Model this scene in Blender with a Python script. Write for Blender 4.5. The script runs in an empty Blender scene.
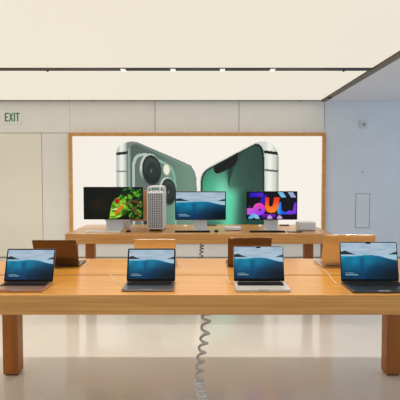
import bpy, bmesh, math, random
import numpy as np
from mathutils import Vector
random.seed(7)
C = bpy.context.scene.collection
PI = math.pi

# ------------------------------------------------------------------ helpers
def lin(c):
    c = np.asarray(c, float) / 255.0
    return np.where(c <= 0.04045, c / 12.92, ((c + 0.055) / 1.055) ** 2.4)
def lin4(c): return tuple(float(x) for x in lin(c)) + (1.0,)

def obj(name, bm, mat, parent=None, smooth=False):
    me = bpy.data.meshes.new(name)
    bm.normal_update(); bm.to_mesh(me); bm.free()
    for m in (mat if isinstance(mat, (list, tuple)) else [mat]): me.materials.append(m)
    if smooth:
        for p in me.polygons: p.use_smooth = True
    o = bpy.data.objects.new(name, me); C.objects.link(o)
    if parent: o.parent = parent
    return o
def thing(name, label, cat, loc=(0, 0, 0), rz=0.0, group=None):
    o = bpy.data.objects.new(name, None); C.objects.link(o)
    o.empty_display_size = 0.05
    o.location = loc; o.rotation_euler = (0, 0, rz)
    o['label'] = label; o['category'] = cat
    if group: o['group'] = group
    return o
def tag(o, label, cat, group=None):
    o['label'] = label; o['category'] = cat
    if group: o['group'] = group
    return o
def struct(name, bm, mat, parent=None):
    o = obj(name, bm, mat, parent)
    o['kind'] = 'structure'
    return o
def new(): return bmesh.new()

def box(bm, x0, x1, y0, y1, z0, z1, bev=0.0, seg=2, mi=0):
    vs = [bm.verts.new((x, y, z)) for z in (z0, z1) for y in (y0, y1) for x in (x0, x1)]
    F = [(0, 2, 3, 1), (4, 5, 7, 6), (0, 1, 5, 4), (2, 6, 7, 3), (0, 4, 6, 2), (1, 3, 7, 5)]
    fs = [bm.faces.new([vs[i] for i in f]) for f in F]
    for f in fs: f.material_index = mi
    if bev > 0:
        es = list({e for f in fs for e in f.edges})
        r = bmesh.ops.bevel(bm, geom=es, offset=bev, segments=seg, affect='EDGES', profile=0.5)
        for f in r['faces']: f.material_index = mi
    return bm
def rrect(w, h, r, n=5, cx=0.0, cy=0.0):
    pts = []
    for sx, sy, a0 in ((1, 1, 0), (-1, 1, 90), (-1, -1, 180), (1, -1, 270)):
        for k in range(n + 1):
            a = math.radians(a0 + 90 * k / n)
            pts.append((cx + sx * (w / 2 - r) + r * math.cos(a), cy + sy * (h / 2 - r) + r * math.sin(a)))
    return pts
def prism(bm, outline, t0, t1, mapf, chamfer=0.0, mi=0):
    """extrude an outline (u,v) from t0 to t1; mapf(u,v,t) gives xyz. chamfer softens both rims."""
    n = len(outline)
    cx = sum(p[0] for p in outline) / n; cy = sum(p[1] for p in outline) / n
    def inset(p, d):
        dx, dy = p[0] - cx, p[1] - cy; l = math.hypot(dx, dy) or 1
        return (p[0] - dx / l * d, p[1] - dy / l * d)
    if chamfer > 0:
        s = 1 if t1 > t0 else -1
        rings = [([inset(p, chamfer) for p in outline], t0), (outline, t0 + s * chamfer), (outline, t1 - s * chamfer), ([inset(p, chamfer) for p in outline], t1)]
    else:
        rings = [(outline, t0), (outline, t1)]
    R = [[bm.verts.new(mapf(p[0], p[1], t)) for p in ring] for ring, t in rings]
    fs = [bm.faces.new(R[0][::-1]), bm.faces.new(R[-1])]
    for a, b in zip(R[:-1], R[1:]):
        for i in range(n):
            fs.append(bm.faces.new((a[i], a[(i + 1) % n], b[(i + 1) % n], b[i])))
    for f in fs: f.material_index = mi
    bmesh.ops.recalc_face_normals(bm, faces=fs)
    return bm
def flat(x, y, z): return (x, y, z)
def upright(x, z, t): return (x, t, z)
def tube(bm, pts, rad, seg=8):
    pts = [Vector(p) for p in pts]; rings = []
    ref = Vector((0.123, 0.31, 0.94)).normalized()
    for i, p in enumerate(pts):
        d = (pts[min(i + 1, len(pts) - 1)] - pts[max(i - 1, 0)]).normalized()
        a = d.cross(ref)
        if a.length < 1e-4: a = d.cross(Vector((1, 0, 0)))
        a.normalize(); b = d.cross(a)
        r = rad(i / (len(pts) - 1)) if callable(rad) else rad
        rings.append([bm.verts.new(p + a * r * math.cos(2 * PI * k / seg) + b * r * math.sin(2 * PI * k / seg)) for k in range(seg)])
    for q, w in zip(rings[:-1], rings[1:]):
        for k in range(seg): bm.faces.new((q[k], q[(k + 1) % seg], w[(k + 1) % seg], w[k]))
    bm.faces.new(rings[0][::-1]); bm.faces.new(rings[-1])
    bmesh.ops.recalc_face_normals(bm, faces=bm.faces[:])
    return bm
def spline(pts, n=8):
    pts = [Vector(p) for p in pts]; out = []
    P = [pts[0] * 2 - pts[1]] + pts + [pts[-1] * 2 - pts[-2]]
    for i in range(1, len(P) - 2):
        a, b, c, d = P[i - 1:i + 3]
        for k in range(n):
            t = k / n
            out.append(0.5 * ((2 * b) + (c - a) * t + (2 * a - 5 * b + 4 * c - d) * t * t + (3 * b - a - 3 * c + d) * t ** 3))
    out.append(pts[-1]); return out
def cyl(bm, c, r, axis, length, seg=20):
    c = Vector(c); ax = Vector(axis).normalized()
    return tube(bm, [c, c + ax * length * 0.5, c + ax * length], r, seg)

# ------------------------------------------------------------------ materials
def base_mat(name, col, rough=0.5, metal=0.0, spec=0.5, coat=0.0):
    m = bpy.data.materials.new(name); m.use_nodes = True
    b = m.node_tree.nodes['Principled BSDF']
    b.inputs['Base Color'].default_value = lin4(col)
    b.inputs['Roughness'].default_value = rough; b.inputs['Metallic'].default_value = metal
    b.inputs['Specular IOR Level'].default_value = spec; b.inputs['Coat Weight'].default_value = coat
    return m
def noisy_mat(name, c1, c2, scale=(8, 8, 8), rough=0.5, metal=0.0, spec=0.5, detail=4.0, lo=0.35, hi=0.65, bump=0.0):
    m = base_mat(name, c1, rough, metal, spec); nt = m.node_tree; b = nt.nodes['Principled BSDF']
    tc = nt.nodes.new('ShaderNodeTexCoord'); mp = nt.nodes.new('ShaderNodeMapping')
    no = nt.nodes.new('ShaderNodeTexNoise'); cr = nt.nodes.new('ShaderNodeValToRGB')
    mp.inputs['Scale'].default_value = scale; no.inputs['Scale'].default_value = 1.0; no.inputs['Detail'].default_value = detail
    nt.links.new(tc.outputs['Object'], mp.inputs['Vector']); nt.links.new(mp.outputs['Vector'], no.inputs['Vector'])
    nt.links.new(no.outputs['Fac'], cr.inputs['Fac']); nt.links.new(cr.outputs['Color'], b.inputs['Base Color'])
    cr.color_ramp.elements[0].position = lo; cr.color_ramp.elements[1].position = hi
    cr.color_ramp.elements[0].color = lin4(c1); cr.color_ramp.elements[1].color = lin4(c2)
    if bump:
        bp = nt.nodes.new('ShaderNodeBump'); bp.inputs['Strength'].default_value = bump; bp.inputs['Distance'].default_value = 0.002
        nt.links.new(no.outputs['Fac'], bp.inputs['Height']); nt.links.new(bp.outputs['Normal'], b.inputs['Normal'])
    return m
def wood_mat(name, c1, c2, scale, rough=0.35):
    return noisy_mat(name, c1, c2, scale, rough=rough, spec=0.4, detail=6.0, lo=0.3, hi=0.72, bump=0.05)
def emit_mat(name, col, strength):
    m = bpy.data.materials.new(name); m.use_nodes = True; nt = m.node_tree
    b = nt.nodes['Principled BSDF']
    b.inputs['Base Color'].default_value = (0.22, 0.21, 0.20, 1); b.inputs['Roughness'].default_value = 0.6
    b.inputs['Specular IOR Level'].default_value = 0.1
    b.inputs['Emission Color'].default_value = lin4(col); b.inputs['Emission Strength'].default_value = strength
    return m
def picture_mat(name, strength=1.0, rough=0.12, spec=0.25):
    m = bpy.data.materials.new(name); m.use_nodes = True; nt = m.node_tree
    b = nt.nodes['Principled BSDF']; a = nt.nodes.new('ShaderNodeVertexColor'); a.layer_name = 'picture'
    b.inputs['Base Color'].default_value = (0.01, 0.01, 0.01, 1); b.inputs['Roughness'].default_value = rough
    b.inputs['Specular IOR Level'].default_value = spec
    nt.links.new(a.outputs['Color'], b.inputs['Emission Color']); b.inputs['Emission Strength'].default_value = strength
    return m

M = {}
M['wood_top'] = wood_mat('oak_top', (180, 115, 32), (212, 153, 66), (1.4, 34, 60), 0.28)
M['wood_top'].node_tree.nodes['Principled BSDF'].inputs['Specular IOR Level'].default_value = 0.8
M['wood_top'].node_tree.nodes['Principled BSDF'].inputs['Coat Weight'].default_value = 0.25
M['wood_top'].node_tree.nodes['Principled BSDF'].inputs['Coat Roughness'].default_value = 0.25
M['wood_leg_shaded'] = wood_mat('oak_leg_shaded', (150, 84, 22), (174, 104, 34), (22, 22, 1.2), 0.4)  # same oak as the top, with the shade under the table put into its colour
M['wood_frame'] = wood_mat('oak_frame', (204, 146, 80), (220, 164, 98), (10, 10, 10), 0.4)
M['groove'] = base_mat('groove_dark', (70, 42, 22), 0.7)
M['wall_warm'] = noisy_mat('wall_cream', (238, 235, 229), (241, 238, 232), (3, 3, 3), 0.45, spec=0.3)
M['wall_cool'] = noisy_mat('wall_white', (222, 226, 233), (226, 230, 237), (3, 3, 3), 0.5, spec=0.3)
M['door'] = noisy_mat('door_cream', (242, 236, 222), (244, 238, 225), (3, 3, 3), 0.45, spec=0.3)
M['reveal'] = base_mat('reveal_dark', (92, 88, 80), 0.8)
M['ceil'] = base_mat('ceiling_paint', (230, 231, 236), 0.7, spec=0.2)
M['trim'] = base_mat('edge_trim', (112, 102, 86), 0.5)
M['black'] = base_mat('black_metal', (16, 15, 15), 0.45)
M['ceil_light'] = emit_mat('stretch_ceiling', (222, 215, 198), 1.0)
M['spot'] = emit_mat('spot_white', (255, 250, 240), 1.0)
M['alu'] = base_mat('silver_metal', (204, 203, 202), 0.3, 0.9)
M['alu_light'] = base_mat('silver_satin', (218, 218, 218), 0.4, 0.3)
M['grey_alu'] = base_mat('grey_metal', (138, 134, 134), 0.32, 0.9)
M['dark_alu'] = base_mat('dark_metal', (84, 82, 84), 0.32, 0.9)
M['lid_dark'] = base_mat('lid_dark', (104, 86, 74), 0.22, 1.0)
M['lid_tan'] = base_mat('lid_tan', (128, 120, 116), 0.4, 0.35)
M['lid_pale'] = base_mat('lid_pale', (212, 206, 200), 0.25, 1.0)
M['deck_silver'] = base_mat('deck_silver', (196, 191, 184), 0.4, 0.4)
M['gold_alu'] = base_mat('gold_metal', (178, 136, 110), 0.35, 0.8)
M['bezel'] = base_mat('black_glass', (8, 8, 9), 0.15, spec=0.1)
M['key'] = base_mat('black_keys', (14, 14, 15), 0.7, spec=0.15)
M['keywell'] = base_mat('key_well', (7, 7, 8), 0.7, spec=0.1)
M['white_plastic'] = base_mat('white_plastic', (232, 228, 222), 0.35)
M['tan_back'] = base_mat('orange_metal', (222, 168, 128), 0.4, 0.3)
M['grey_cord'] = base_mat('grey_cord', (206, 204, 196), 0.3)
M['pale_cord'] = base_mat('pale_cord', (236, 236, 234), 0.4)
M['cable'] = base_mat('white_cable', (214, 198, 176), 0.45)
M['sign'] = emit_mat('sign_face', (214, 216, 194), 0.6)
M['sign_green'] = base_mat('sign_green', (46, 106, 60), 0.5)
M['screen'] = picture_mat('screen_picture', 1.0, 0.12, 0.06)
M['poster'] = picture_mat('lightbox_print', 1.0, 0.5, 0.1)
M['outline'] = base_mat('grey_outline', (152, 154, 158), 0.6)
M['grille'] = base_mat('grille_silver', (206, 206, 206), 0.35, 0.3)
M['hole'] = base_mat('grille_hole', (88, 86, 84), 0.7)
M['device'] = base_mat('device_white', (214, 214, 214), 0.4)

# floor: pale polished stone with fine speckle
def floor_mat(name, c1, c2):
    m = noisy_mat(name, c1, c2, (1.3, 1.3, 1.3), rough=0.12, spec=0.6, detail=5.0, lo=0.3, hi=0.7)
    nt = m.node_tree; b = nt.nodes['Principled BSDF']
    cr = b.inputs['Base Color'].links[0].from_node
    tc = nt.nodes.new('ShaderNodeTexCoord'); sp = nt.nodes.new('ShaderNodeTexNoise')
    sp.inputs['Scale'].default_value = 60; sp.inputs['Detail'].default_value = 3
    nt.links.new(tc.outputs['Object'], sp.inputs['Vector'])
    rr = nt.nodes.new('ShaderNodeValToRGB'); rr.color_ramp.elements[0].position = 0.3; rr.color_ramp.elements[1].position = 0.5
    rr.color_ramp.elements[0].color = (0.93, 0.92, 0.91, 1); rr.color_ramp.elements[1].color = (1, 1, 1, 1)
    nt.links.new(sp.outputs['Fac'], rr.inputs['Fac'])
    mx = nt.nodes.new('ShaderNodeMixRGB'); mx.blend_type = 'MULTIPLY'; mx.inputs['Fac'].default_value = 1.0
    nt.links.new(cr.outputs['Color'], mx.inputs['Color1']); nt.links.new(rr.outputs['Color'], mx.inputs['Color2'])
    nt.links.new(mx.outputs['Color'], b.inputs['Base Color'])
    return m
M['floor'] = floor_mat('floor_stone', (212, 204, 194), (220, 212, 202))

# ------------------------------------------------------------------ pictures
def grid(name, w, h, nx, ny, func, mat, parent, mapf):
    """flat picture of size w x h; func(U,V) with V downwards returns sRGB arrays"""
    us = np.linspace(0, 1, nx + 1); vs = np.linspace(0, 1, ny + 1)
    U, V = np.meshgrid(us, vs)
    col = np.clip(func(U, V), 0, 255)
    verts = [mapf((u - 0.5) * w, (1 - v) * h) for v in vs for u in us]
    q = nx + 1
    faces = [(j * q + i, (j + 1) * q + i, (j + 1) * q + i + 1, j * q + i + 1) for j in range(ny) for i in range(nx)]
    me = bpy.data.meshes.new(name); me.from_pydata(verts, [], faces)
    at = me.color_attributes.new('picture', 'FLOAT_COLOR', 'POINT')
    rgba = np.ones((len(verts), 4), np.float32); rgba[:, :3] = lin(col.reshape(-1, 3))
    at.data.foreach_set('color', rgba.ravel())
    me.materials.append(mat)
    o = bpy.data.objects.new(name, me); C.objects.link(o); o.parent = parent
    return o
def A(c): return np.array(c, float)
def mix(a, b, t): return a + (b - a) * t[..., None]
def st(x, a, b):
    t = np.clip((x - a) / (b - a + 1e-12), 0, 1); return t * t * (3 - 2 * t)
def poly(U, V, pts):
    inside = np.zeros(U.shape, bool); n = len(pts)
    for i in range(n):
        x0, y0 = pts[i]; x1, y1 = pts[(i + 1) % n]
        if y0 == y1: continue
        c = ((y0 > V) != (y1 > V)) & (U < (x1 - x0) * (V - y0) / (y1 - y0) + x0)
        inside ^= c
    return inside
def hash2(n, seed):
    return np.random.RandomState(seed).rand(n)
def vnoise(U, V, sx, sy, seed):
    R = np.random.RandomState(seed).rand(int(sy) + 3, int(sx) + 3)
    x = U * sx; y = V * sy; i = np.floor(x).astype(int); j = np.floor(y).astype(int); fx = x - i; fy = y - j
    fx = fx * fx * (3 - 2 * fx); fy = fy * fy * (3 - 2 * fy)
    return (R[j, i] * (1 - fx) + R[j, i + 1] * fx) * (1 - fy) + (R[j + 1, i] * (1 - fx) + R[j + 1, i + 1] * fx) * fy

def ocean(U, V, text=True, dark=1.0):
    line = 0.375 - 0.035 * np.exp(-((U - 0.48) / 0.22) ** 2) + 0.10 * st(U, 0.62, 1.0)
    # sky and mist
    sky = mix(A((146, 172, 194))[None, None] + 0 * U[..., None], A((182, 198, 210)), vnoise(U, V, 7, 16, 3))
    col = sky
    foam = st(V, 0.3, 0.36)
    col = mix(col, A((160, 196, 212)), foam)
    # mountains at both sides, just above the water line
    h1 = 0.325 - 0.085 * np.exp(-((U - 0.07) / 0.10) ** 2) - 0.02 * (1 - st(U, 0.2, 0.29))
    m1 = (V > h1) & (V < 0.33) & (U < 0.29)
    h2 = 0.33 - 0.085 * st(U, 0.80, 1.02)
    m2 = (V > h2) & (V < 0.325) & (U > 0.8)
    col[m1] = A((34, 46, 52)); col[m2] = A((38, 52, 60))
    # water
    d = np.clip((V - line) / (1 - line), 0, 1)
    left = mix(A((8, 124, 160))[None, None] + 0 * U[..., None], A((2, 46, 78)), st(d, 0.0, 1.0))
    right = mix(A((8, 72, 106))[None, None] + 0 * U[..., None], A((3, 18, 32)), st(d, -0.1, 0.7))
    w = mix(left, right, st(U, 0.38, 0.95))
    w = w * (0.88 + 0.24 * vnoise(U, V, 8, 7, 5))[..., None]
    shaft = np.exp(-((U - 0.37) / 0.035) ** 2) * st(d, 0.02, 0.2) * 0.5
    w = mix(w, A((4, 56, 100)), shaft)
    w = mix(w, A((10, 40, 70)), 0.5 * np.exp(-((U - 0.6) / 0.12) ** 2 - ((V - 0.72) / 0.08) ** 2))
    w = mix(w, A((90, 186, 208)), np.exp(-(d / 0.05) ** 2) * 0.35 * (1 - st(U, 0.3, 0.7)))
    col = np.where((V > line)[..., None], w, col)
    if text:   # two short lines of tiny white caption, too small to read
        for k, (y0, y1, x1, s) in enumerate(((0.82, 0.84, 0.22, 11), (0.865, 0.90, 0.29, 12))):
            g = (V > y0) & (V < y1) & (U > 0.055) & (U < x1) & ((np.floor(U * 130 + s) % 5) > 0)
            col[g] = A((140, 180, 200))
    return col * dark

def frog(U, V):
    col = np.zeros(U.shape + (3,)) + A((10, 13, 5))
    col = mix(col, A((44, 24, 8)), np.exp(-((U - 0.24) / 0.13) ** 2 - ((V - 0.55) / 0.2) ** 2) * 0.8)
    n1 = vnoise(U, V, 26, 18, 11); n2 = vnoise(U, V, 18, 14, 12); n3 = vnoise(U, V, 34, 24, 13)
    leaf = mix(A((14, 46, 10))[None, None] + 0 * U[..., None], A((112, 196, 30)), st(n1, 0.35, 0.8))
    leaf = mix(leaf, A((8, 96, 62)), st(n2, 0.6, 0.75) * 0.8)
    leaf = mix(leaf, A((8, 16, 6)), st(n3, 0.5, 0.75) * 0.92) * 0.88
    leaf = mix(leaf, A((140, 70, 30)), st(n2 * n3, 0.34, 0.48) * st(V, 0.3, 0.5) * 0.9)
    edge = 0.69 - 0.08 * np.sin(V * 5.0)
    col = np.where((U > edge)[..., None] & (V > 0.02)[..., None], leaf, col)
    body = poly(U, V, [(0.43, 1.0), (0.45, 0.72), (0.48, 0.5), (0.53, 0.36), (0.6, 0.3), (0.68, 0.26), (0.74, 0.3), (0.72, 0.42), (0.7, 0.55), (0.76, 0.7), (0.72, 0.86), (0.6, 0.95), (0.52, 1.0)])
    g = mix(A((84, 168, 20))[None, None] + 0 * U[..., None], A((166, 220, 52)), vnoise(U, V, 16, 14, 21))
    g = mix(g, A((30, 78, 10)), st(vnoise(U, V, 22, 16, 31), 0.5, 0.8) * 0.85)
    g = mix(g, A((190, 214, 90)), st(vnoise(U, V, 14, 20, 33), 0.66, 0.85) * 0.6)
    g = mix(g, A((20, 60, 10)), st(V, 0.62, 0.75) * st(U, 0.6, 0.68) * 0.8)
    col = np.where(body[..., None], g, col)
    leg = poly(U, V, [(0.52, 0.82), (0.575, 0.66), (0.66, 0.54), (0.69, 0.56), (0.64, 0.68), (0.60, 0.78), (0.55, 0.88)])
    col[leg] = A((226, 108, 32))
    mouth = poly(U, V, [(0.46, 0.72), (0.52, 0.66), (0.58, 0.7), (0.52, 0.73)])
    col[mouth] = A((216, 220, 150))
    e = ((U - 0.565) / 0.042) ** 2 + ((V - 0.43) / 0.075) ** 2
    col[e < 1.35] = A((60, 110, 20)); col[e < 1] = A((196, 24, 20)); col[(np.abs(U - 0.566) < 0.008) & (np.abs(V - 0.43) < 0.045)] = A((30, 6, 6))
    return col

def abstract(U, V):
    col = np.zeros(U.shape + (3,)) + A((9, 8, 18))
    def put(m, c):
        col[m] = (A(c)[None] + 0 * U[m][:, None]) if np.ndim(c) == 1 else c[m]
    put((V > 0.02) & (V < 0.18) & (U > 0.05 - 0) & (U < 0.33 - 0.05 * V), mix(A((30, 20, 190))[None, None] + 0 * U[..., None], A((90, 24, 190)), st(U, 0.05, 0.33)))
    put((V > 0.1) & (V < 0.42) & (U > 0.27) & (U < 0.4) & (U + V * 0.3 > 0.36), A((44, 18, 170)))
    for x0, c in ((0.62, (120, 190, 220)), (0.82, (150, 170, 210))):
        put((V < 0.19) & (U > x0 + V * 0.35) & (U < x0 + 0.105 + V * 0.35), A(c))
    put((V < 0.12) & (U > 0.72 + V * 0.4) & (U < 0.82 + V * 0.4), A((20, 14, 40)))
    pink = mix(A((236, 60, 176))[None, None] + 0 * U[..., None], A((150, 60, 240)), st(V, 0.45, 0.8))
    pink = mix(pink, A((250, 150, 200)), st(U, 0.3, 0.05) * 0.3)
    put(((U - 0.245) / 0.125) ** 2 + ((V - 0.64) / 0.235) ** 2 < 1, pink)
    put((U < 0.28) & (V > 0.6) & (V < 0.84), pink)
    put(((U - 0.26) / 0.03) ** 2 + ((V - 0.66) / 0.035) ** 2 < 1, A((40, 16, 60)))
    put((V > 0.82) & (U > 0.3) & (U < 0.58) & (V < 0.98), mix(A((120, 30, 170))[None, None] + 0 * U[..., None], A((60, 20, 120)), st(V, 0.82, 0.98)))
    for cx in (0.46, 0.66): put(((U - cx) / 0.05) ** 2 + ((V - 0.97) / 0.1) ** 2 < 1, A((196, 150, 220)))
    r = ((U - 0.14) / 0.115) ** 2 + ((V - 1.02) / 0.2) ** 2
    put((r < 1) & (r > 0.1), mix(A((80, 170, 220))[None, None] + 0 * U[..., None], A((130, 190, 220)), st(U, 0.05, 0.2)))
    put((U > 0.03) & (U < 0.07) & (V > 0.5) & (V < 0.6), A((60, 20, 120)))
    # orange U
    org = mix(A((232, 52, 30))[None, None] + 0 * U[..., None], A((250, 128, 24)), st(V, 0.2, 0.7))
    Uo = poly(U, V, [(0.37, 0.2), (0.45, 0.2), (0.44, 0.48), (0.47, 0.55), (0.52, 0.5), (0.55, 0.2), (0.66, 0.2), (0.63, 0.56), (0.58, 0.74), (0.48, 0.78), (0.4, 0.72), (0.365, 0.55)])
    put(Uo, org)
    # blue L sweeping right
    blu = mix(A((24, 90, 220))[None, None] + 0 * U[..., None], A((120, 50, 220)), st(U, 0.7, 0.9))
    blu = mix(blu, A((70, 180, 230)), st(U, 0.72, 0.62) * 0.8)
    put(poly(U, V, [(0.66, 0.38), (0.69, 0.36), (0.695, 0.66), (0.77, 0.76), (0.85, 0.68), (0.92, 0.71), (0.955, 0.42), (1.0, 0.36), (1.0, 0.8), (0.9, 0.83), (0.63, 0.83), (0.61, 0.66)]), blu)
    return col

# poster artwork in its own print units (x 0..249 across, y 0..102 down)
def smooth(pts, n=8):
    return [(p.x, p.y) for p in spline([(x, y, 0) for x, y in pts], n)]
def phones(U, V):
    x = U * 249 + 73; y = V * 102 + 136
    col = np.zeros(U.shape + (3,)) + A((246, 239, 229))
    col = mix(col, A((240, 230, 218)), st(x, 150, 73) * 0.25)
    def put(m, c):
        if np.ndim(c) == 1: col[m] = A(c)
        else: col[m] = c[m]
    full = lambda c: A(c)[None, None] + 0 * x[..., None]
    # ---- phone seen from behind
    out = smooth([(116.5, 240), (116.5, 165), (116.8, 152), (119, 146), (125, 142.8), (132, 141.3), (138, 142)]) + smooth([(138, 142), (186, 162.8), (192.5, 167.5), (196, 175), (197, 186), (197, 240)])
    band = mix(full((176, 184, 174)), A((236, 238, 228)), np.exp(-((x - 122) / 3.2) ** 2))
    band = mix(band, A((120, 130, 124)), st(x, 125.5, 128))
    inside = poly(x, y, out)
    put(inside, band)
    put(inside & (np.abs(y - (153.6 - (x - 117) * 0.12)) < 1.4) & (x < 130), A((34, 34, 34)))
    put(inside & (np.abs(y - 171.0) < 0.9) & (x < 128), A((128, 132, 126)))
    back = smooth([(127.6, 240), (127.6, 165), (128.2, 152), (131, 146), (136, 143.6)]) + smooth([(139, 143.6), (185, 163.8), (191.5, 168.3), (195, 176), (195.9, 187), (195.9, 240)])
    bc = mix(full((82, 98, 90)), A((112, 142, 126)), st(x, 140, 195))
    bc = mix(bc, A((168, 182, 172)), np.exp(-((x - 129.3) / 1.3) ** 2) * 0.9)
    bc = mix(bc, A((150, 172, 160)), np.exp(-((y - (144 + (x - 139) * 0.44)) / 1.5) ** 2) * st(x, 131, 142) * 0.35)
    put(poly(x, y, back), bc)
    # raised camera plate
    plate = smooth([(132.5, 240), (132.5, 172), (133.5, 160), (137, 154.5), (143, 153)]) + smooth([(147, 153), (168, 163.5), (173.5, 169), (176, 179), (177, 195), (177, 240)])
    pin = [(157 + (a - 157) * 0.9, 205 + (b - 205) * 0.95) for a, b in plate]
    put(poly(x, y, plate), mix(full((176, 194, 182)), A((128, 176, 152)), st(x, 140, 178)))
    put(poly(x, y, pin), mix(full((96, 112, 104)), A((108, 150, 130)), st(x, 145, 178)))
    def ell(cx, cy, rx, ry, k=0.0):
        X = x - cx; Y = y - cy - k * X
        return (X / rx) ** 2 + (Y / ry) ** 2
    for cx, cy, rx, ry in ((151, 170, 11.0, 16.5), (168, 191.5, 8.6, 14.5), (151, 218, 10.6, 16)):
        e = ell(cx, cy, rx, ry, 0.15)
        put(e < 1, mix(full((196, 204, 196)), A((92, 104, 98)), st(x + y, cx + cy - 14, cx + cy + 6)))
        e2 = ell(cx + 0.8, cy - 0.3, rx * 0.87, ry * 0.9, 0.15)
        put(e2 < 1, full((40, 48, 46)))
        e3 = ell(cx + 1.2, cy, rx * 0.72, ry * 0.76, 0.15)
        put(e3 < 1, mix(full((56, 68, 64)), A((34, 40, 40)), st(y, cy - 10, cy + 10)))
        e4 = ell(cx + 1.4, cy, rx * 0.46, ry * 0.5, 0.15)
        put(e4 < 1, full((42, 52, 50)))
        put(ell(cx + 0.6, cy + 0.5, 0.7, 2.0) < 1, full((96, 110, 104)))
    put(ell(167.0, 169.4, 3.7, 6.0, 0.1) < 1, full((150, 166, 150)))
    put(ell(166.8, 169.3, 3.0, 5.2, 0.1) < 1, full((236, 232, 210)))
    # ---- phone seen from the front
    out = smooth([(200.2, 240), (200.2, 186), (201.5, 175), (205.5, 169), (212, 165)]) + smooth([(214, 164), (252, 144.2), (258, 141.8), (264, 141.2), (271, 143), (276, 148), (278.6, 156), (279, 168), (279, 240)])
    inside = poly(x, y, out)
    band = mix(full((206, 210, 200)), A((238, 240, 230)), np.exp(-((x - 270) / 3.5) ** 2))
    band = mix(band, A((150, 158, 150)), st(x, 275.5, 278.5))
    put(inside, band)
    put(inside & (np.abs(y - (151.6 + (x - 265) * 0.12)) < 1.5) & (x > 264), A((30, 30, 30)))
    put(inside & (np.abs(y - (169.6 + (x - 265) * 0.1)) < 1.0) & (x > 264), A((96, 100, 96)))
    rim = smooth([(200.8, 240), (200.8, 186), (202, 175.5), (206, 169.6), (212.4, 165.6)]) + smooth([(214, 164.8), (252, 145), (257, 143.2), (260.5, 144.5), (263.4, 148.5), (264.7, 156), (265.2, 168), (265.2, 240)])
    put(poly(x, y, rim), full((150, 162, 154)))
    def shrink(p, d): return [(232.5 + (a - 232.5) * (1 - d / 32), 200 + (b - 200) * (1 - d / 55)) for a, b in p]
    put(poly(x, y, shrink(rim, 0.5)), full((20, 24, 23)))
    sc = full((50, 84, 72))
    sc = mix(sc, A((36, 58, 52)), st(x, 232, 262) * st(y, 200, 160))
    sc = mix(sc, A((128, 226, 188)), np.exp(-((x - 221) / 15.0) ** 2 - ((y - 196) / 24.0) ** 2))
    sc = mix(sc, A((70, 178, 138)), np.exp(-((x - 208) / 10.0) ** 2 - ((y - 190) / 22.0) ** 2) * 0.7)
    ang = np.arctan2(x - 228.5, 187.5 - y)
    beam = np.exp(-((ang - 0.12) / 0.2) ** 2) * st(y, 188.5, 184)
    sc = mix(sc, A((26, 46, 40)), np.clip(beam, 0, 1) * 0.85)
    sc = mix(sc, A((52, 80, 70)), st(ang, 0.3, 0.5) * st(y, 190, 184) * 0.6)
    sc = mix(sc, A((96, 214, 168)), st(y, 188, 196) * np.exp(-((x - 229) / 8.0) ** 2) * 0.9)
    sc = mix(sc, A((24, 68, 56)), st(y, 186, 196) * st(x, 236, 250))
    put(poly(x, y, shrink(rim, 2.0)), sc)
    notch = smooth([(213.4, 166.5), (214.6, 171.5), (217.5, 173.2), (222, 172)]) + smooth([(224, 171.2), (232, 167), (236, 163.5), (238, 158), (238, 152)])
    put(poly(x, y, notch), full((20, 24, 23)))
    return col

# ------------------------------------------------------------------ the room
WY, CZ = 9.70, 3.031          # back wall face, ceiling height
bm = new(); box(bm, -6, 5.6, -4, WY + 0.3, -0.2, 0); struct('floor', bm, M['floor'])
# wall panels with fine shadow joints over a dark backing
g = 0.005
bm = new()
box(bm, -6, -2.506 - g, WY, WY + 0.03, 2.419 + g, CZ + 0.1)                # above the door
box(bm, -3.06 + g, -2.506 - g, WY, WY + 0.03, 0.014, 2.419 - g)            # between door and picture
for x0, x1 in ((-2.506, -0.867), (-0.867, 0.751), (0.751, 2.398)):
    box(bm, x0 + (g if x0 > -2.5 else 0), x1 - g, WY, WY + 0.03, 0.014, CZ + 0.1)
struct('wall_back', bm, M['wall_warm'])
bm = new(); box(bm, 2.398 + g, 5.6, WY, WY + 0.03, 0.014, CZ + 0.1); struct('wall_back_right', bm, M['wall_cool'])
bm = new(); box(bm, -6, 5.6, WY + 0.031, WY + 0.25, 0.0, CZ + 0.1); struct('trim_1', bm, M['reveal'])
bm = new(); box(bm, -5.2, -3.06 - g, WY, WY + 0.03, 0.014, 2.419 - g); struct('door_1', bm, M['door'])
bm = new(); box(bm, -6, -5.2 - g, WY, WY + 0.03, 0.014, 2.419 - g); struct('wall_back_left', bm, M['wall_warm'])
bm = new(); box(bm, -6.2, -6, -4, WY + 0.3, -0.2, CZ + 0.3); struct('wall_left', bm, M['wall_warm'])
bm = new()
box(bm, -6.2, 5.8, -4.2, -4, -0.2, 0.05); box(bm, -6.2, 5.8, -4.2, -4, 2.95, CZ + 0.3)
for x in (-6.2, -3.8, -1.4, 1.0, 3.4, 5.68): box(bm, x, x + 0.12, -4.2, -4, 0.05, 2.95)
struct('window_2', bm, M['trim'])
# right side: tall shop windows let the daylight in
bm = new()
box(bm, 5.6, 5.8, -4, WY + 0.3, -0.2, 0.12); box(bm, 5.6, 5.8, -4, WY + 0.3, 2.9, CZ + 0.3)
for y in (-4, -1.3, 1.4, 4.1, 6.8, 9.5): box(bm, 5.6, 5.8, y, y + 0.12, 0.12, 2.9)
struct('window_1', bm, M['trim'])
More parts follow.
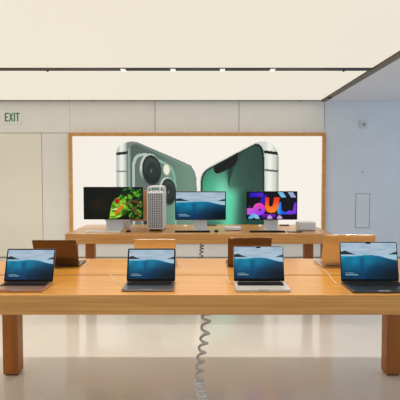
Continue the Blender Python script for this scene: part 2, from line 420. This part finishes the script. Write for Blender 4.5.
# ceiling: painted part on the right, luminous panels elsewhere
EX = 2.30
bm = new(); box(bm, EX + 0.125, 5.6, -4, WY + 0.3, CZ, CZ + 0.2); struct('ceiling', bm, M['ceil'])
bm = new(); box(bm, EX + 0.03, EX + 0.125, -4, WY - 0.002, CZ - 0.012, CZ + 0.06, 0.003); struct('trim_2', bm, M['trim'])
bm = new(); box(bm, EX, EX + 0.03, -4, WY - 0.002, CZ + 0.02, CZ + 0.06); struct('trim_3', bm, M['black'])
bm = new(); box(bm, -6, EX + 0.03, -4, WY + 0.03, CZ + 0.085, CZ + 0.2); struct('ceiling_void', bm, M['black'])
bm = new(); box(bm, -5.99, EX, WY - 0.118, WY - 0.002, CZ + 0.004, CZ + 0.03); struct('trim_4', bm, M['reveal'])
TR, TR2 = 6.83, 3.36
for y0, y1, lab in ((TR + 0.09, WY - 0.12, 'luminous cream ceiling panel between the black track and the back wall'),
                    (TR2 + 0.09, TR - 0.09, 'large luminous cream ceiling panel on the near side of the black track'),
                    (-4, TR2 - 0.09, 'luminous cream ceiling panel overhead behind the viewpoint')):
    bm = new(); box(bm, -5.99, EX, y0, y1, CZ, CZ + 0.05, 0.004, 1)
    tag(obj('ceiling_light_panel', bm, M['ceil_light']), lab, 'ceiling light', 'luminous ceiling panels')
def track(y, lab):
    t = thing('light_track', lab, 'light track', (0, y, CZ))
    bm = new(); box(bm, -5.9, EX - 0.01, -0.085, 0.085, 0.002, 0.06); obj('channel', bm, M['black'], t)
    bm = new()
    for s in (-1, 1): box(bm, -5.9, EX - 0.01, s * 0.08 - 0.004, s * 0.08 + 0.004, -0.004, 0.05)
    obj('rail', bm, M['black'], t)
    return t
track(TR, 'long black recessed light track running across the luminous ceiling')
def spot_lamp(parent, e, cone=150):
    l = bpy.data.lights.new('spot_lamp', 'SPOT'); l.energy = e; l.color = (1.0, 0.95, 0.87)
    l.spot_size = math.radians(cone); l.spot_blend = 0.6; l.shadow_soft_size = 0.03
    o = bpy.data.objects.new('lamp', l); C.objects.link(o); o.parent = parent; o.location = (0, 0, -0.03)
track(TR2, 'black recessed light track overhead above the front table')
for x, y, e, cone in [(x, TR2, 46, 112) for x in (-1.708, -1.035, -0.364, 0.303, 0.978, 1.65)] + [(x, TR, 28, 150) for x in (-4.40, -3.73, -3.06)]:
    if y == TR2: t = thing('track_spotlight', 'small white spotlight in the overhead track above the front table', 'spotlight', (x, y, CZ), 0, 'overhead track spotlights')
    else: t = thing('track_spotlight', 'added unseen white spotlight at the far left of the black ceiling track, brightening the left wall', 'spotlight', (x, y, CZ), 0, 'added unseen far left spotlights')  # unseen lamps added on this track to brighten the left wall
    bm = new(); box(bm, -0.036, 0.036, -0.07, 0.07, -0.014, 0.0015, 0.003); obj('housing', bm, M['white_plastic'], t)
    bm = new(); box(bm, -0.033, 0.033, -0.066, 0.066, -0.017, -0.0135, 0.001); obj('lens', bm, M['spot'], t)
    spot_lamp(t, e, cone)
for x, w in ((-1.035, 'leftmost small white spotlight in the black ceiling track'),
             (-0.364, 'small white ceiling track spotlight, second from the left'),
             (0.303, 'small white ceiling track spotlight, third from the left'),
             (0.978, 'rightmost small white spotlight in the black ceiling track')):
    t = thing('track_spotlight', w, 'spotlight', (x, TR, CZ), 0, 'track spotlights')
    bm = new(); box(bm, -0.036, 0.036, -0.07, 0.07, -0.014, 0.0015, 0.003); obj('housing', bm, M['white_plastic'], t)
    bm = new(); box(bm, -0.033, 0.033, -0.066, 0.066, -0.017, -0.0135, 0.001); obj('lens', bm, M['spot'], t)
    spot_lamp(t, 26)
for x, y, lab in ((-2.09, 6.935, 'small dark ceiling fitting beside the track on the left'),
                  (-2.04, 9.655, 'small dark ceiling fitting by the back wall on the left'),
                  (1.97, 6.935, 'small dark ceiling fitting beside the track at its right end'),
                  (1.92, 9.655, 'small dark ceiling fitting by the back wall at the right corner')):
    t = thing('ceiling_fitting', lab, 'ceiling fitting', (x, y, CZ), 0, 'small dark ceiling fittings')
    bm = new(); cyl(bm, (0, 0, -0.006), 0.018, (0, 0, 1), 0.008); obj('collar', bm, M['outline'], t)
    bm = new(); cyl(bm, (0, 0, -0.016), 0.008, (0, 0, 1), 0.011); obj('nozzle', bm, M['black'], t)
t = thing('ceiling_fitting', 'small dark fitting on the brown ceiling edge by the back wall', 'ceiling fitting', (EX + 0.06, 9.2, CZ - 0.012))
bm = new(); box(bm, -0.03, 0.03, -0.06, 0.06, -0.02, 0.0, 0.004); obj('bracket', bm, M['black'], t)

# exit sign
t = thing('exit_sign', 'pale exit sign with green letters on the wall above the flush door', 'sign', (-3.605, WY, 2.72))
bm = new(); prism(bm, rrect(0.345, 0.262, 0.012), 0, -0.03, upright, 0.002); obj('sign_plate', bm, M['sign'], t)
def letter(ch, x, w, h, s):
    bm = new(); z0 = -h / 2
    if ch in 'EI': box(bm, x, x + s, -0.036, -0.0301, z0, z0 + h) if ch == 'E' else box(bm, x + w / 2 - s / 2, x + w / 2 + s / 2, -0.036, -0.0301, z0, z0 + h)
    if ch == 'E':
        for zz in (z0, -s / 2, z0 + h - s): box(bm, x + s, x + w - (0.008 if zz == -s / 2 else 0), -0.036, -0.0301, zz, zz + s)
    if ch == 'X':
        for sg in (1, -1):
            a, b = (x, x + w - s) if sg > 0 else (x + w - s, x)
            prism(bm, [(a, z0), (a + s, z0), (b + s, z0 + h), (b, z0 + h)], -0.0301, -0.036 - 0.0004 * sg, upright)
    if ch == 'T':
        box(bm, x, x + w, -0.036, -0.0301, z0 + h - s, z0 + h); box(bm, x + w / 2 - s / 2, x + w / 2 + s / 2, -0.036, -0.0301, z0, z0 + h - s)
    return bm
for ch, x, w in (('E', -0.142, 0.068), ('X', -0.066, 0.085), ('I', 0.026, 0.03), ('T', 0.062, 0.08)):
    obj('letter', letter(ch, x, w, 0.165, 0.022), M['sign_green'], t)

# right-hand wall fittings
t = thing('wall_plate', 'square white wall plate with a round grey centre, high on the right wall', 'wall device', (3.139, WY, 2.58))
bm = new(); prism(bm, rrect(0.125, 0.145, 0.012), 0, -0.035, upright, 0.003); obj('cover', bm, M['device'], t)
bm = new(); cyl(bm, (0.012, -0.043, 0), 0.028, (0, 1, 0), 0.009); obj('button', bm, M['outline'], t)
t = thing('wall_sensor', 'tiny round sensor midway up the right wall', 'sensor', (3.148, WY, 1.66))
bm = new(); cyl(bm, (0, -0.012, 0), 0.022, (0, 1, 0), 0.012); obj('sensor_ring', bm, M['device'], t)
bm = new(); cyl(bm, (0, -0.015, 0), 0.012, (0, 1, 0), 0.004); obj('sensor_eye', bm, M['outline'], t)
t = thing('access_panel', 'narrow upright access hatch outlined in the right wall', 'access panel', (3.16, WY, 0.915))
bm = new()
w, h = 0.141, 0.337
for a in ((-w, w, h - 0.012, h), (-w, w, -h, -h + 0.012), (-w, -w + 0.012, -h + 0.012, h - 0.012), (w - 0.012, w, -h + 0.012, h - 0.012)):
    box(bm, a[0], a[1], -0.004, 0, a[2], a[3])
obj('frame', bm, M['outline'], t)
bm = new(); box(bm, -w + 0.012, w - 0.012, -0.003, 0, -h + 0.012, h - 0.012); obj('hatch', bm, M['wall_cool'], t)

# poster lightbox
PX0, PX1, PZ0, PZ1 = -2.519, 2.412, 0.325, 2.419
t = thing('framed_poster', 'wide backlit poster of two green phones in an oak frame on the back wall', 'poster', ((PX0 + PX1) / 2, WY, PZ0))
W2 = (PX1 - PX0) / 2; HT = PZ1 - PZ0; fw = 0.064
bm = new()
for a in ((-W2, W2, HT - fw, HT), (-W2, W2, 0, fw), (-W2, -W2 + fw, fw, HT - fw), (W2 - fw, W2, fw, HT - fw)):
    box(bm, a[0], a[1], -0.09, 0, a[2], a[3], 0.004, 1)
obj('frame', bm, M['wood_frame'], t)
bm = new(); box(bm, -W2 + fw, W2 - fw, -0.03, -0.002, fw, HT - fw); obj('lightbox', bm, M['white_plastic'], t)
grid('print', 2 * W2 - 2 * fw, HT - 2 * fw, 500, 204, phones, M['poster'], t, lambda x, z: (x, -0.034, z + fw))

# ------------------------------------------------------------------ tables
def table(lab, x0, x1, y0, y1, ys):
    t = thing('display_table', lab, 'table', ((x0 + x1) / 2, y0, 0))
    w = (x1 - x0) / 2; d = y1 - y0; s = ys - y0; ap = 0.115; T = 0.92; L = 0.122
    for a, b in ((0, s - 0.014), (s + 0.014, d)):
        bm = new(); box(bm, -w, w, a, b, T - ap, T, 0.004, 2); obj('tabletop', bm, M['wood_top'], t)
    bm = new(); box(bm, -w + 0.004, w - 0.004, s - 0.014, s + 0.014, T - ap + 0.005, T - 0.003); obj('cable_groove', bm, M['groove'], t)
    for lx in (-w, w - L):
        for ly in (0, d - L):
            bm = new(); box(bm, lx + 0.0008, lx + L - 0.0008, ly + 0.0008, ly + L - 0.0008, 0.012, T - ap, 0.003, 2)
            lg = obj('leg', bm, M['wood_leg_shaded'], t)
            bm = new(); box(bm, lx + 0.012, lx + L - 0.012, ly + 0.012, ly + L - 0.012, 0, 0.014); obj('foot_pad', bm, M['groove'], lg)
    return t
table('long oak table in front, carrying two rows of laptops', -1.568, 1.605, 2.793, 4.03, 3.365)
table('long oak table at the back carrying the desktop displays', -1.561, 1.543, 5.757, 6.88, 6.33)
TZ = 0.92

# ------------------------------------------------------------------ laptops
def laptop(lab, x, y, facing, w, d, metal, tilt, notch, bez, group, chin=0.0, deck=None):
    t = thing('laptop', lab, 'laptop', (x, y, TZ), 0 if facing else PI, group)
    a = math.radians(tilt); hb = 0.0155
    bm = new(); prism(bm, rrect(w, d, 0.011, 5, 0, -d / 2), 0.0015, hb, flat, 0.0022); b = obj('base', bm, M[deck or metal], t)
    # keyboard well and keys
    kw, kd = w * 0.88, d * 0.46; ky = -0.016
    bm = new(); prism(bm, rrect(kw, kd, 0.004, 3, 0, ky - kd / 2), hb - 0.001, hb + 0.0004, flat); k = obj('keyboard', bm, M['keywell'], t)
    bm = new()
    for r in range(6):
        n = 14; dy = kd / 6; yy = ky - dy * (r + 0.5)
        cols = [(i, i + 1) for i in range(n)] if r < 5 else [(0, 1), (1, 2), (2, 3), (3, 4.2), (4.2, 9), (9, 10.2), (10.2, 11), (11, 12), (12, 13), (13, 14)]
        for c0, c1 in cols:
            sx = kw * 0.985 / n
            box(bm, -kw * 0.4925 + c0 * sx + 0.0012, -kw * 0.4925 + c1 * sx - 0.0012, yy - dy * 0.43, yy + dy * 0.43, hb, hb + 0.0013)
    obj('keys', bm, M['key'], k)
    bm = new(); prism(bm, rrect(w * 0.43, d * 0.37, 0.005, 3, 0, -d + d * 0.37 / 2 + 0.008), hb - 0.001, hb + 0.0004, flat); obj('trackpad', bm, M[deck or metal], t)
    bm = new(); prism(bm, rrect(w * 0.2, 0.006, 0.0028, 4, 0, -d + 0.001), hb - 0.004, hb + 0.0002, flat); obj('finger_notch', bm, M['outline'], b)
    # lid
    L = d * 0.985
    def lid(u, h, q): return (u, -0.004 + h * math.sin(a) + q * math.cos(a), hb + 0.001 + h * math.cos(a) - q * math.sin(a))
    bm = new(); prism(bm, rrect(w, L, 0.010, 5, 0, L / 2), 0, 0.0055, lid, 0.0012); ld = obj('lid', bm, M[metal], t)
    bm = new(); tube(bm, [(-w * 0.4, -0.002, hb - 0.001), (0, -0.002, hb - 0.001), (w * 0.4, -0.002, hb - 0.001)], 0.0045, 10); obj('hinge', bm, M['key'], t)
    bm = new(); prism(bm, rrect(w - 0.003, L - 0.003, 0.009, 5, 0, L / 2), 0.0008, -0.0004, lid); obj('bezel', bm, M['bezel'], ld)
    sw = w - 2 * bez; sh = sw * 0.645; top = L - bez
    grid('screen', sw, sh, 110, 72, ocean, M['screen'], ld, lambda u, h: lid(u, top - sh + h, -0.0009))
    if notch:
        bm = new(); prism(bm, rrect(w * 0.09, 0.0075, 0.002, 3, 0, top - 0.0032), -0.0008, -0.0013, lid); obj('camera_notch', bm, M['bezel'], ld)
    return t
FR = 'laptops facing the viewer on the front table'; RR = 'laptops turned away on the front table'
laptop('open laptop with a reddish gold deck, leftmost of the front row, showing an ocean picture', -1.061, 3.066, True, 0.305, 0.212, 'gold_alu', 20, False, 0.0085, FR)
laptop('open dark grey laptop with a grey deck, second from the left in the front row', -0.305, 3.078, True, 0.302, 0.212, 'grey_alu', 20, False, 0.0095, FR)
laptop('open silver laptop with a notched screen and white deck, third in the front row', 0.3675, 3.08, True, 0.316, 0.224, 'deck_silver', 17, True, 0.0055, FR)
laptop('large open laptop with a black deck at the right end of the front row', 1.056, 3.078, True, 0.360, 0.249, 'dark_alu', 12, True, 0.0055, FR)
laptop('laptop seen from behind with a brown looking lid, behind the leftmost front laptop', -1.046, 3.655, False, 0.316, 0.221, 'lid_dark', 26, False, 0.009, RR)
laptop('laptop seen from behind with a pale lid, just behind the dark grey laptop', -0.326, 3.655, False, 0.300, 0.212, 'lid_pale', 18, False, 0.009, RR)
laptop('laptop seen from behind with a dark brown lid, behind the white decked laptop', 0.361, 3.655, False, 0.316, 0.221, 'lid_dark', 16, True, 0.006, RR)
laptop('large laptop seen from behind with a tan lid, behind the rightmost front laptop', 1.076, 3.645, False, 0.372, 0.249, 'lid_pale', 18, True, 0.006, RR)

# cables on the front table
def cable(lab, pts, r=0.002, z=0.0024, group='thin white cables on the front table', mat='cable'):
    P = [(x, y, TZ + (p[0] if p else z)) for x, y, *p in pts]
    bm = new(); tube(bm, spline(P, 8), r, 8)
    return tag(obj('charging_cable', bm, M[mat], smooth=True), lab, 'cable', group)
cable('white cable curling from the table groove to the left side of the grey laptop', [(-0.606, 3.365, 0.0032), (-0.585, 3.30), (-0.55, 3.17), (-0.513, 3.085), (-0.488, 3.07), (-0.464, 3.075, 0.007)])
cable('white cable from the groove to the left side of the white decked laptop', [(0.181, 3.365, 0.0032), (0.178, 3.26), (0.183, 3.15), (0.196, 3.09), (0.203, 3.08, 0.007)])
cable('white cable behind the groove running to the dark brown lidded laptop', [(0.198, 3.70, 0.007 - 0.0005), (0.190, 3.68), (0.188, 3.60), (0.183, 3.5), (0.181, 3.385)])
cable('white cable looping from the tan lidded laptop to the rightmost front laptop', [(0.880, 3.63, 0.0032), (0.885, 3.50), (0.873, 3.34), (0.856, 3.19), (0.854, 3.10), (0.872, 3.06, 0.007)])
cable('faint white cable on the table right of the pale lidded laptop', [(-0.171, 3.69, 0.007), (-0.160, 3.72), (-0.145, 3.70), (-0.125, 3.62), (-0.108, 3.5), (-0.1, 3.385)])
cable('white cable beside the brown lidded laptop at the left end', [(-0.882, 3.70, 0.007), (-0.872, 3.73), (-0.872, 3.80), (-0.885, 3.90), (-0.88, 3.99)])

# coiled security cords
def coil(name, lab, axis, rad, wire, turns, grow, mats, cat='cord'):
    """axis: list of (x,z) from top to bottom at depth y"""
    return None
def helix(axis, y, R, turns, bias):
    pts = []; n = turns * 18
    ax = spline([(x, y, z) for x, z in axis], 24)
    m = len(ax) - 1
    for i in range(n + 1):
        s = i / n; q = 1 - (1 - s) ** bias
        f = q * m; k = min(int(f), m - 1); c = ax[k].lerp(ax[k + 1], f - k)
        r = R * (1 - 0.18 * s); an = 2 * PI * turns * s + 0.4
        pts.append((c.x + r * math.cos(an), c.y + r * math.sin(an), c.z))
    return pts
t = thing('coiled_cord', 'grey coiled cord hanging from under the front table to the floor', 'cord', (0.02, 3.42, 0))
bm = new(); tube(bm, [(0.036 - 0.02, 0, 0.786), (0.038 - 0.02, 0, 0.70), (0.041 - 0.02, 0, 0.63)], 0.005); obj('lead', bm, M['grey_cord'], t, True)
bm = new(); tube(bm, helix([(0.022, 0.66), (0.022, 0.61), (0.014, 0.488), (-0.004, 0.382), (-0.020, 0.276), (-0.026, 0.17)], 0, 0.029, 8, 1.05), 0.0092, 8); obj('coil', bm, M['grey_cord'], t, True)
bm = new(); tube(bm, helix([(-0.026, 0.17), (-0.028, 0.15), (-0.027, 0.13), (-0.020, 0.095), (-0.006, 0.055), (0.004, 0.03)], 0, 0.029, 5, 1.1), 0.0085, 8); obj('tight_coil', bm, M['pale_cord'], t, True)
bm = new(); tube(bm, spline([(0.004, 0, 0.07), (0.008, -0.008, 0.04), (0.008, -0.02, 0.012), (0.004, -0.12, 0.0105), (-0.02, -0.35, 0.0105)], 8), 0.0095, 10); obj('floor_lead', bm, M['pale_cord'], t, True)
t = thing('coiled_cord', 'dark coiled cord hanging from under the back table', 'cord', (0.02, 6.33, 0))
bm = new(); tube(bm, helix([(0, 0.765), (0.004, 0.70), (-0.002, 0.62), (-0.004, 0.5), (0, 0.3), (0, 0.03)], 0, 0.024, 10, 1.0), 0.0065, 8); obj('coil', bm, M['dark_alu'], t, True)
bm = new(); tube(bm, [(0.02, 0, 0.03), (0.022, 0.01, 0.015), (0.03, 0.05, 0.006), (0.06, 0.2, 0.006)], 0.006); obj('floor_lead', bm, M['pale_cord'], t, True)

# ------------------------------------------------------------------ back table computers
def display(lab, x, y, w, h, zb, bez, pic, stand_w, thick, rz=0.0, base=False):
    t = thing('desktop_display', lab, 'display', (x, y, TZ), rz, None)
    zc = zb + h / 2
    bm = new(); prism(bm, rrect(w, h, 0.008, 4, 0, zc), 0, thick, upright, 0.002); p = obj('panel', bm, M['lid_tan'], t)
    bm = new(); prism(bm, rrect(w - 0.002, h - 0.002, 0.008, 4, 0, zc), 0.001, -0.0012, upright); obj('bezel', bm, M['bezel'], p)
    grid('screen', w - 2 * bez, h - 2 * bez, 120, 74, pic, M['screen'], p, lambda u, v: (u, -0.0018, zb + bez + v))
    th = 0.011
    bm = new(); box(bm, -stand_w / 2, stand_w / 2, thick + 0.05, thick + 0.05 + th, th, zc, 0.002); obj('stand', bm, M['alu_light'], t)
    bm = new(); box(bm, -stand_w / 2, stand_w / 2, -0.05, thick + 0.14, 0.0, th, 0.002); obj('foot', bm, M['alu_light'], t)
    bm = new(); box(bm, -0.06, 0.06, thick - 0.002, thick + 0.052, zc - 0.05, zc - 0.01, 0.004); obj('hinge', bm, M['alu'], t)
    return t
display('large left display on the back table, showing a green frog with a red eye', -1.067, 6.15, 0.735, 0.402, 0.134, 0.0095, frog, 0.21, 0.027)
display('middle display on the back table, showing the ocean picture', 0.006, 6.15, 0.627, 0.352, 0.129, 0.0115, ocean, 0.165, 0.019)
display('right display on the back table, showing colourful abstract letter shapes', 0.884, 6.15, 0.632, 0.352, 0.131, 0.0115, abstract, 0.165, 0.019)

# orange backed all-in-one behind the left display
t = thing('desktop_computer', 'orange backed all in one computer peeking out between left display and tower', 'computer', (-0.957, 6.46, TZ))
bm = new(); prism(bm, rrect(0.547, 0.40, 0.012, 4, 0, 0.285), 0, 0.0115, upright, 0.002); obj('back_shell', bm, M['tan_back'], t)
bm = new(); prism(bm, rrect(0.543, 0.396, 0.011, 4, 0, 0.285), 0.0113, 0.0125, upright); obj('screen_glass', bm, M['bezel'], t)
bm = new(); box(bm, -0.067, 0.067, -0.0735, -0.067, 0.005, 0.20, 0.002); obj('stand', bm, M['alu_light'], t)
bm = new(); box(bm, -0.067, 0.067, -0.0735, 0.075, 0, 0.006, 0.002); obj('foot', bm, M['alu_light'], t)
bm = new(); box(bm, -0.03, 0.03, -0.0672, 0.0005, 0.14, 0.19, 0.002); obj('hinge', bm, M['alu_light'], t)

# tower computer
t = thing('tower_computer', 'tall silver tower computer with a perforated front and top handles', 'computer', (-0.5395, 6.02, TZ))
tw, td, z0, z1 = 0.206, 0.45, 0.022, 0.478
bm = new(); box(bm, -tw / 2, tw / 2, 0.004, td, z0, z1, 0.016, 4); obj('body', bm, M['alu_light'], t)
bm = new(); prism(bm, rrect(tw - 0.032, z1 - z0 - 0.022, 0.012, 4, 0, (z0 + z1) / 2), 0.005, 0.0015, upright); gr = obj('grille', bm, M['grille'], t)
bm = new()
nx, nz = 8, 20
for j in range(nz):
    for i in range(nx):
        cx = -(tw - 0.05) / 2 + (tw - 0.05) * i / (nx - 1); cz = z0 + 0.03 + (z1 - z0 - 0.06) * j / (nz - 1)
        pts = [(cx + 0.0088 * math.cos(k * PI / 4), cz + 0.0098 * math.sin(k * PI / 4)) for k in range(8)]
        prism(bm, pts, 0.0014, 0.0008, upright)
obj('perforation', bm, M['hole'], gr)
for yy in (0.055, td - 0.055):
    hw = tw / 2 - 0.022
    P = [(-hw - 0.012, yy, 0.468), (-hw - 0.012, yy, 0.50)] + spline([(-hw - 0.012, yy, 0.515), (-hw - 0.004, yy, 0.532), (-hw + 0.015, yy, 0.538)], 5) + spline([(hw - 0.015, yy, 0.538), (hw + 0.004, yy, 0.532), (hw + 0.012, yy, 0.515)], 5) + [(hw + 0.012, yy, 0.50), (hw + 0.012, yy, 0.468)]
    bm = new(); tube(bm, P, 0.0105, 10); obj('handle', bm, M['alu_light'], t, True)
bm = new(); box(bm, -0.05, 0.05, 0.12, td - 0.12, z1 - 0.004, z1 + 0.012, 0.005); obj('top_latch', bm, M['alu'], t)
for sx in (-1, 1):
    for yy in (0.055, td - 0.055):
        bm = new(); cyl(bm, (sx * (tw / 2 - 0.014), yy, 0.0), 0.0125, (0, 0, 1), 0.036, 14); obj('foot', bm, M['alu'], t)
bm = new(); box(bm, -tw / 2 + 0.035, tw / 2 - 0.035, 0.03, td - 0.03, 0.012, 0.024); obj('underside', bm, M['keywell'], t)

def keyboard(lab, x0, x1, y, mat, keymat):
    w = x1 - x0; d = 0.115
    t = thing('keyboard', lab, 'keyboard', ((x0 + x1) / 2, y, TZ), 0, 'keyboards on the back table')
    def wedge(u, v, z): return (u, v, z * (0.55 + 0.45 * (v + d / 2) / d))
    bm = new(); prism(bm, rrect(w, d, 0.01, 4), 0, 0.011, wedge); obj('case', bm, M[mat], t)
    bm = new()
    for r in range(6):
        n = 21; sx = (w - 0.014) / n; sy = (d - 0.012) / 6; yy = -d / 2 + 0.006 + sy * (r + 0.5)
        for i in range(n):
            zt = 0.011 * (0.55 + 0.45 * (yy + d / 2) / d)
            if r == 0 and 4 <= i < 9:
                if i > 4: continue
                box(bm, -w / 2 + 0.007 + i * sx + 0.001, -w / 2 + 0.007 + (i + 5) * sx - 0.001, yy - sy * 0.42, yy + sy * 0.42, zt - 0.001, zt + 0.002)
            else:
                box(bm, -w / 2 + 0.007 + i * sx + 0.001, -w / 2 + 0.007 + (i + 1) * sx - 0.001, yy - sy * 0.42, yy + sy * 0.42, zt - 0.001, zt + 0.002)
    obj('keys', bm, M[keymat], t)
keyboard('silver keyboard in front of the frog display', -1.357, -0.945, 5.96, 'alu_light', 'white_plastic')
keyboard('black keyboard in front of the middle display', -0.299, 0.12, 5.97, 'key', 'key')
keyboard('black keyboard in front of the abstract picture display', 0.598, 1.02, 5.97, 'key', 'key')
def mouse(lab, x, y, mat, group='computer mice on the back table', w=0.057, d=0.11, h=0.022):
    t = thing('computer_mouse', lab, 'mouse', (x, y, TZ), 0, group)
    bm = new(); bmesh.ops.create_uvsphere(bm, u_segments=20, v_segments=12, radius=1)
    for v in bm.verts:
        v.co.z = max(v.co.z, 0.0) * h + 0.003; v.co.x *= w / 2; v.co.y *= d / 2
        if v.co.z < 0.0031: v.co.x *= 0.94; v.co.y *= 0.94
    obj('shell', bm, M[mat], t, True)
    bm = new(); prism(bm, rrect(w * 0.8, d * 0.8, 0.02, 5), 0, 0.0035, flat); obj('sole', bm, M['alu'], t)
mouse('black mouse right of the silver keyboard, left of the tower', -0.858, 5.97, 'key')
mouse('black mouse right of the middle keyboard', 0.196, 5.97, 'key')
mouse('white mouse on the table rear, left of the middle display stand', -0.190, 6.57, 'white_plastic')
mouse('white mouse on the table rear, left of the right display stand', 0.80, 6.60, 'white_plastic')
t = thing('trackpad', 'black trackpad in front of the silver box computer at the right', 'trackpad', (1.137, 5.975, TZ))
bm = new(); prism(bm, rrect(0.165, 0.115, 0.008, 4), 0, 0.009, flat, 0.001); obj('case', bm, M['key'], t)
bm = new(); prism(bm, rrect(0.16, 0.11, 0.007, 4), 0.0088, 0.0096, flat); obj('touch_surface', bm, M['bezel'], t)

def box_computer(lab, x, y, w, h, mat):
    t = thing('compact_computer', lab, 'computer', (x, y, TZ))
    bm = new(); prism(bm, rrect(w, w, 0.03, 7), 0.006, h, flat, 0.003); obj('case', bm, M[mat], t)
    bm = new(); prism(bm, rrect(w - 0.03, w - 0.03, 0.025, 6), 0, 0.007, flat); obj('base_ring', bm, M['keywell'], t)
    return t
box_computer('low flat silver box computer between the middle and right displays', 0.409, 6.19, 0.204, 0.040, 'alu_light')
t = box_computer('taller silver box computer at the right end of the back table', 1.312, 6.19, 0.215, 0.102, 'alu_light')
for a, b in ((-0.0795, -0.0705), (-0.0545, -0.0455), (0.02, 0.05)):
    bm = new(); box(bm, a, b, -0.1085, -0.105, 0.02, 0.023); obj('port', bm, M['keywell'], t)
def flat_bar(lab, x0, x1, y):
    t = thing('power_adapter', lab, 'adapter', ((x0 + x1) / 2, y, TZ), 0, 'flat dark bars at the rear of the back table')
    w = x1 - x0
    bm = new(); prism(bm, rrect(w, 0.05, 0.01, 4), 0, 0.014, flat, 0.002); obj('case', bm, M['dark_alu'], t)
flat_bar('thin dark flat bar on the table rear, right of the middle stand', 0.095, 0.225, 6.74)
flat_bar('thin dark flat bar on the table rear, right of the right stand', 1.075, 1.205, 6.74)

# ------------------------------------------------------------------ light and camera
w = bpy.data.worlds.new('daylight'); bpy.context.scene.world = w; w.use_nodes = True
bg = w.node_tree.nodes['Background']; bg.inputs['Color'].default_value = (0.62, 0.80, 1.0, 1); bg.inputs['Strength'].default_value = 1.2
def area(name, loc, rot, sx, sy, e, col):
    l = bpy.data.lights.new(name, 'AREA'); l.shape = 'RECTANGLE'; l.size = sx; l.size_y = sy; l.energy = e; l.color = col
    o = bpy.data.objects.new(name, l); C.objects.link(o); o.location = loc; o.rotation_euler = rot; return o

cam = bpy.data.cameras.new('camera'); co = bpy.data.objects.new('camera', cam); C.objects.link(co)
cam.sensor_fit = 'HORIZONTAL'; cam.sensor_width = 36.0; cam.lens = 36.0 * 500 / 400
cam.clip_start = 0.05; cam.clip_end = 100
co.location = (0, 0, 1.59); co.rotation_euler = (PI / 2 - math.atan(24 / 500), 0, 0)
S = bpy.context.scene; S.camera = co
vs = S.view_settings
S.display_settings.display_device = 'sRGB'
vs.view_transform = 'Standard'; vs.look = 'None'; vs.gamma = 1.0; vs.exposure = 0.0; vs.use_curve_mapping = False
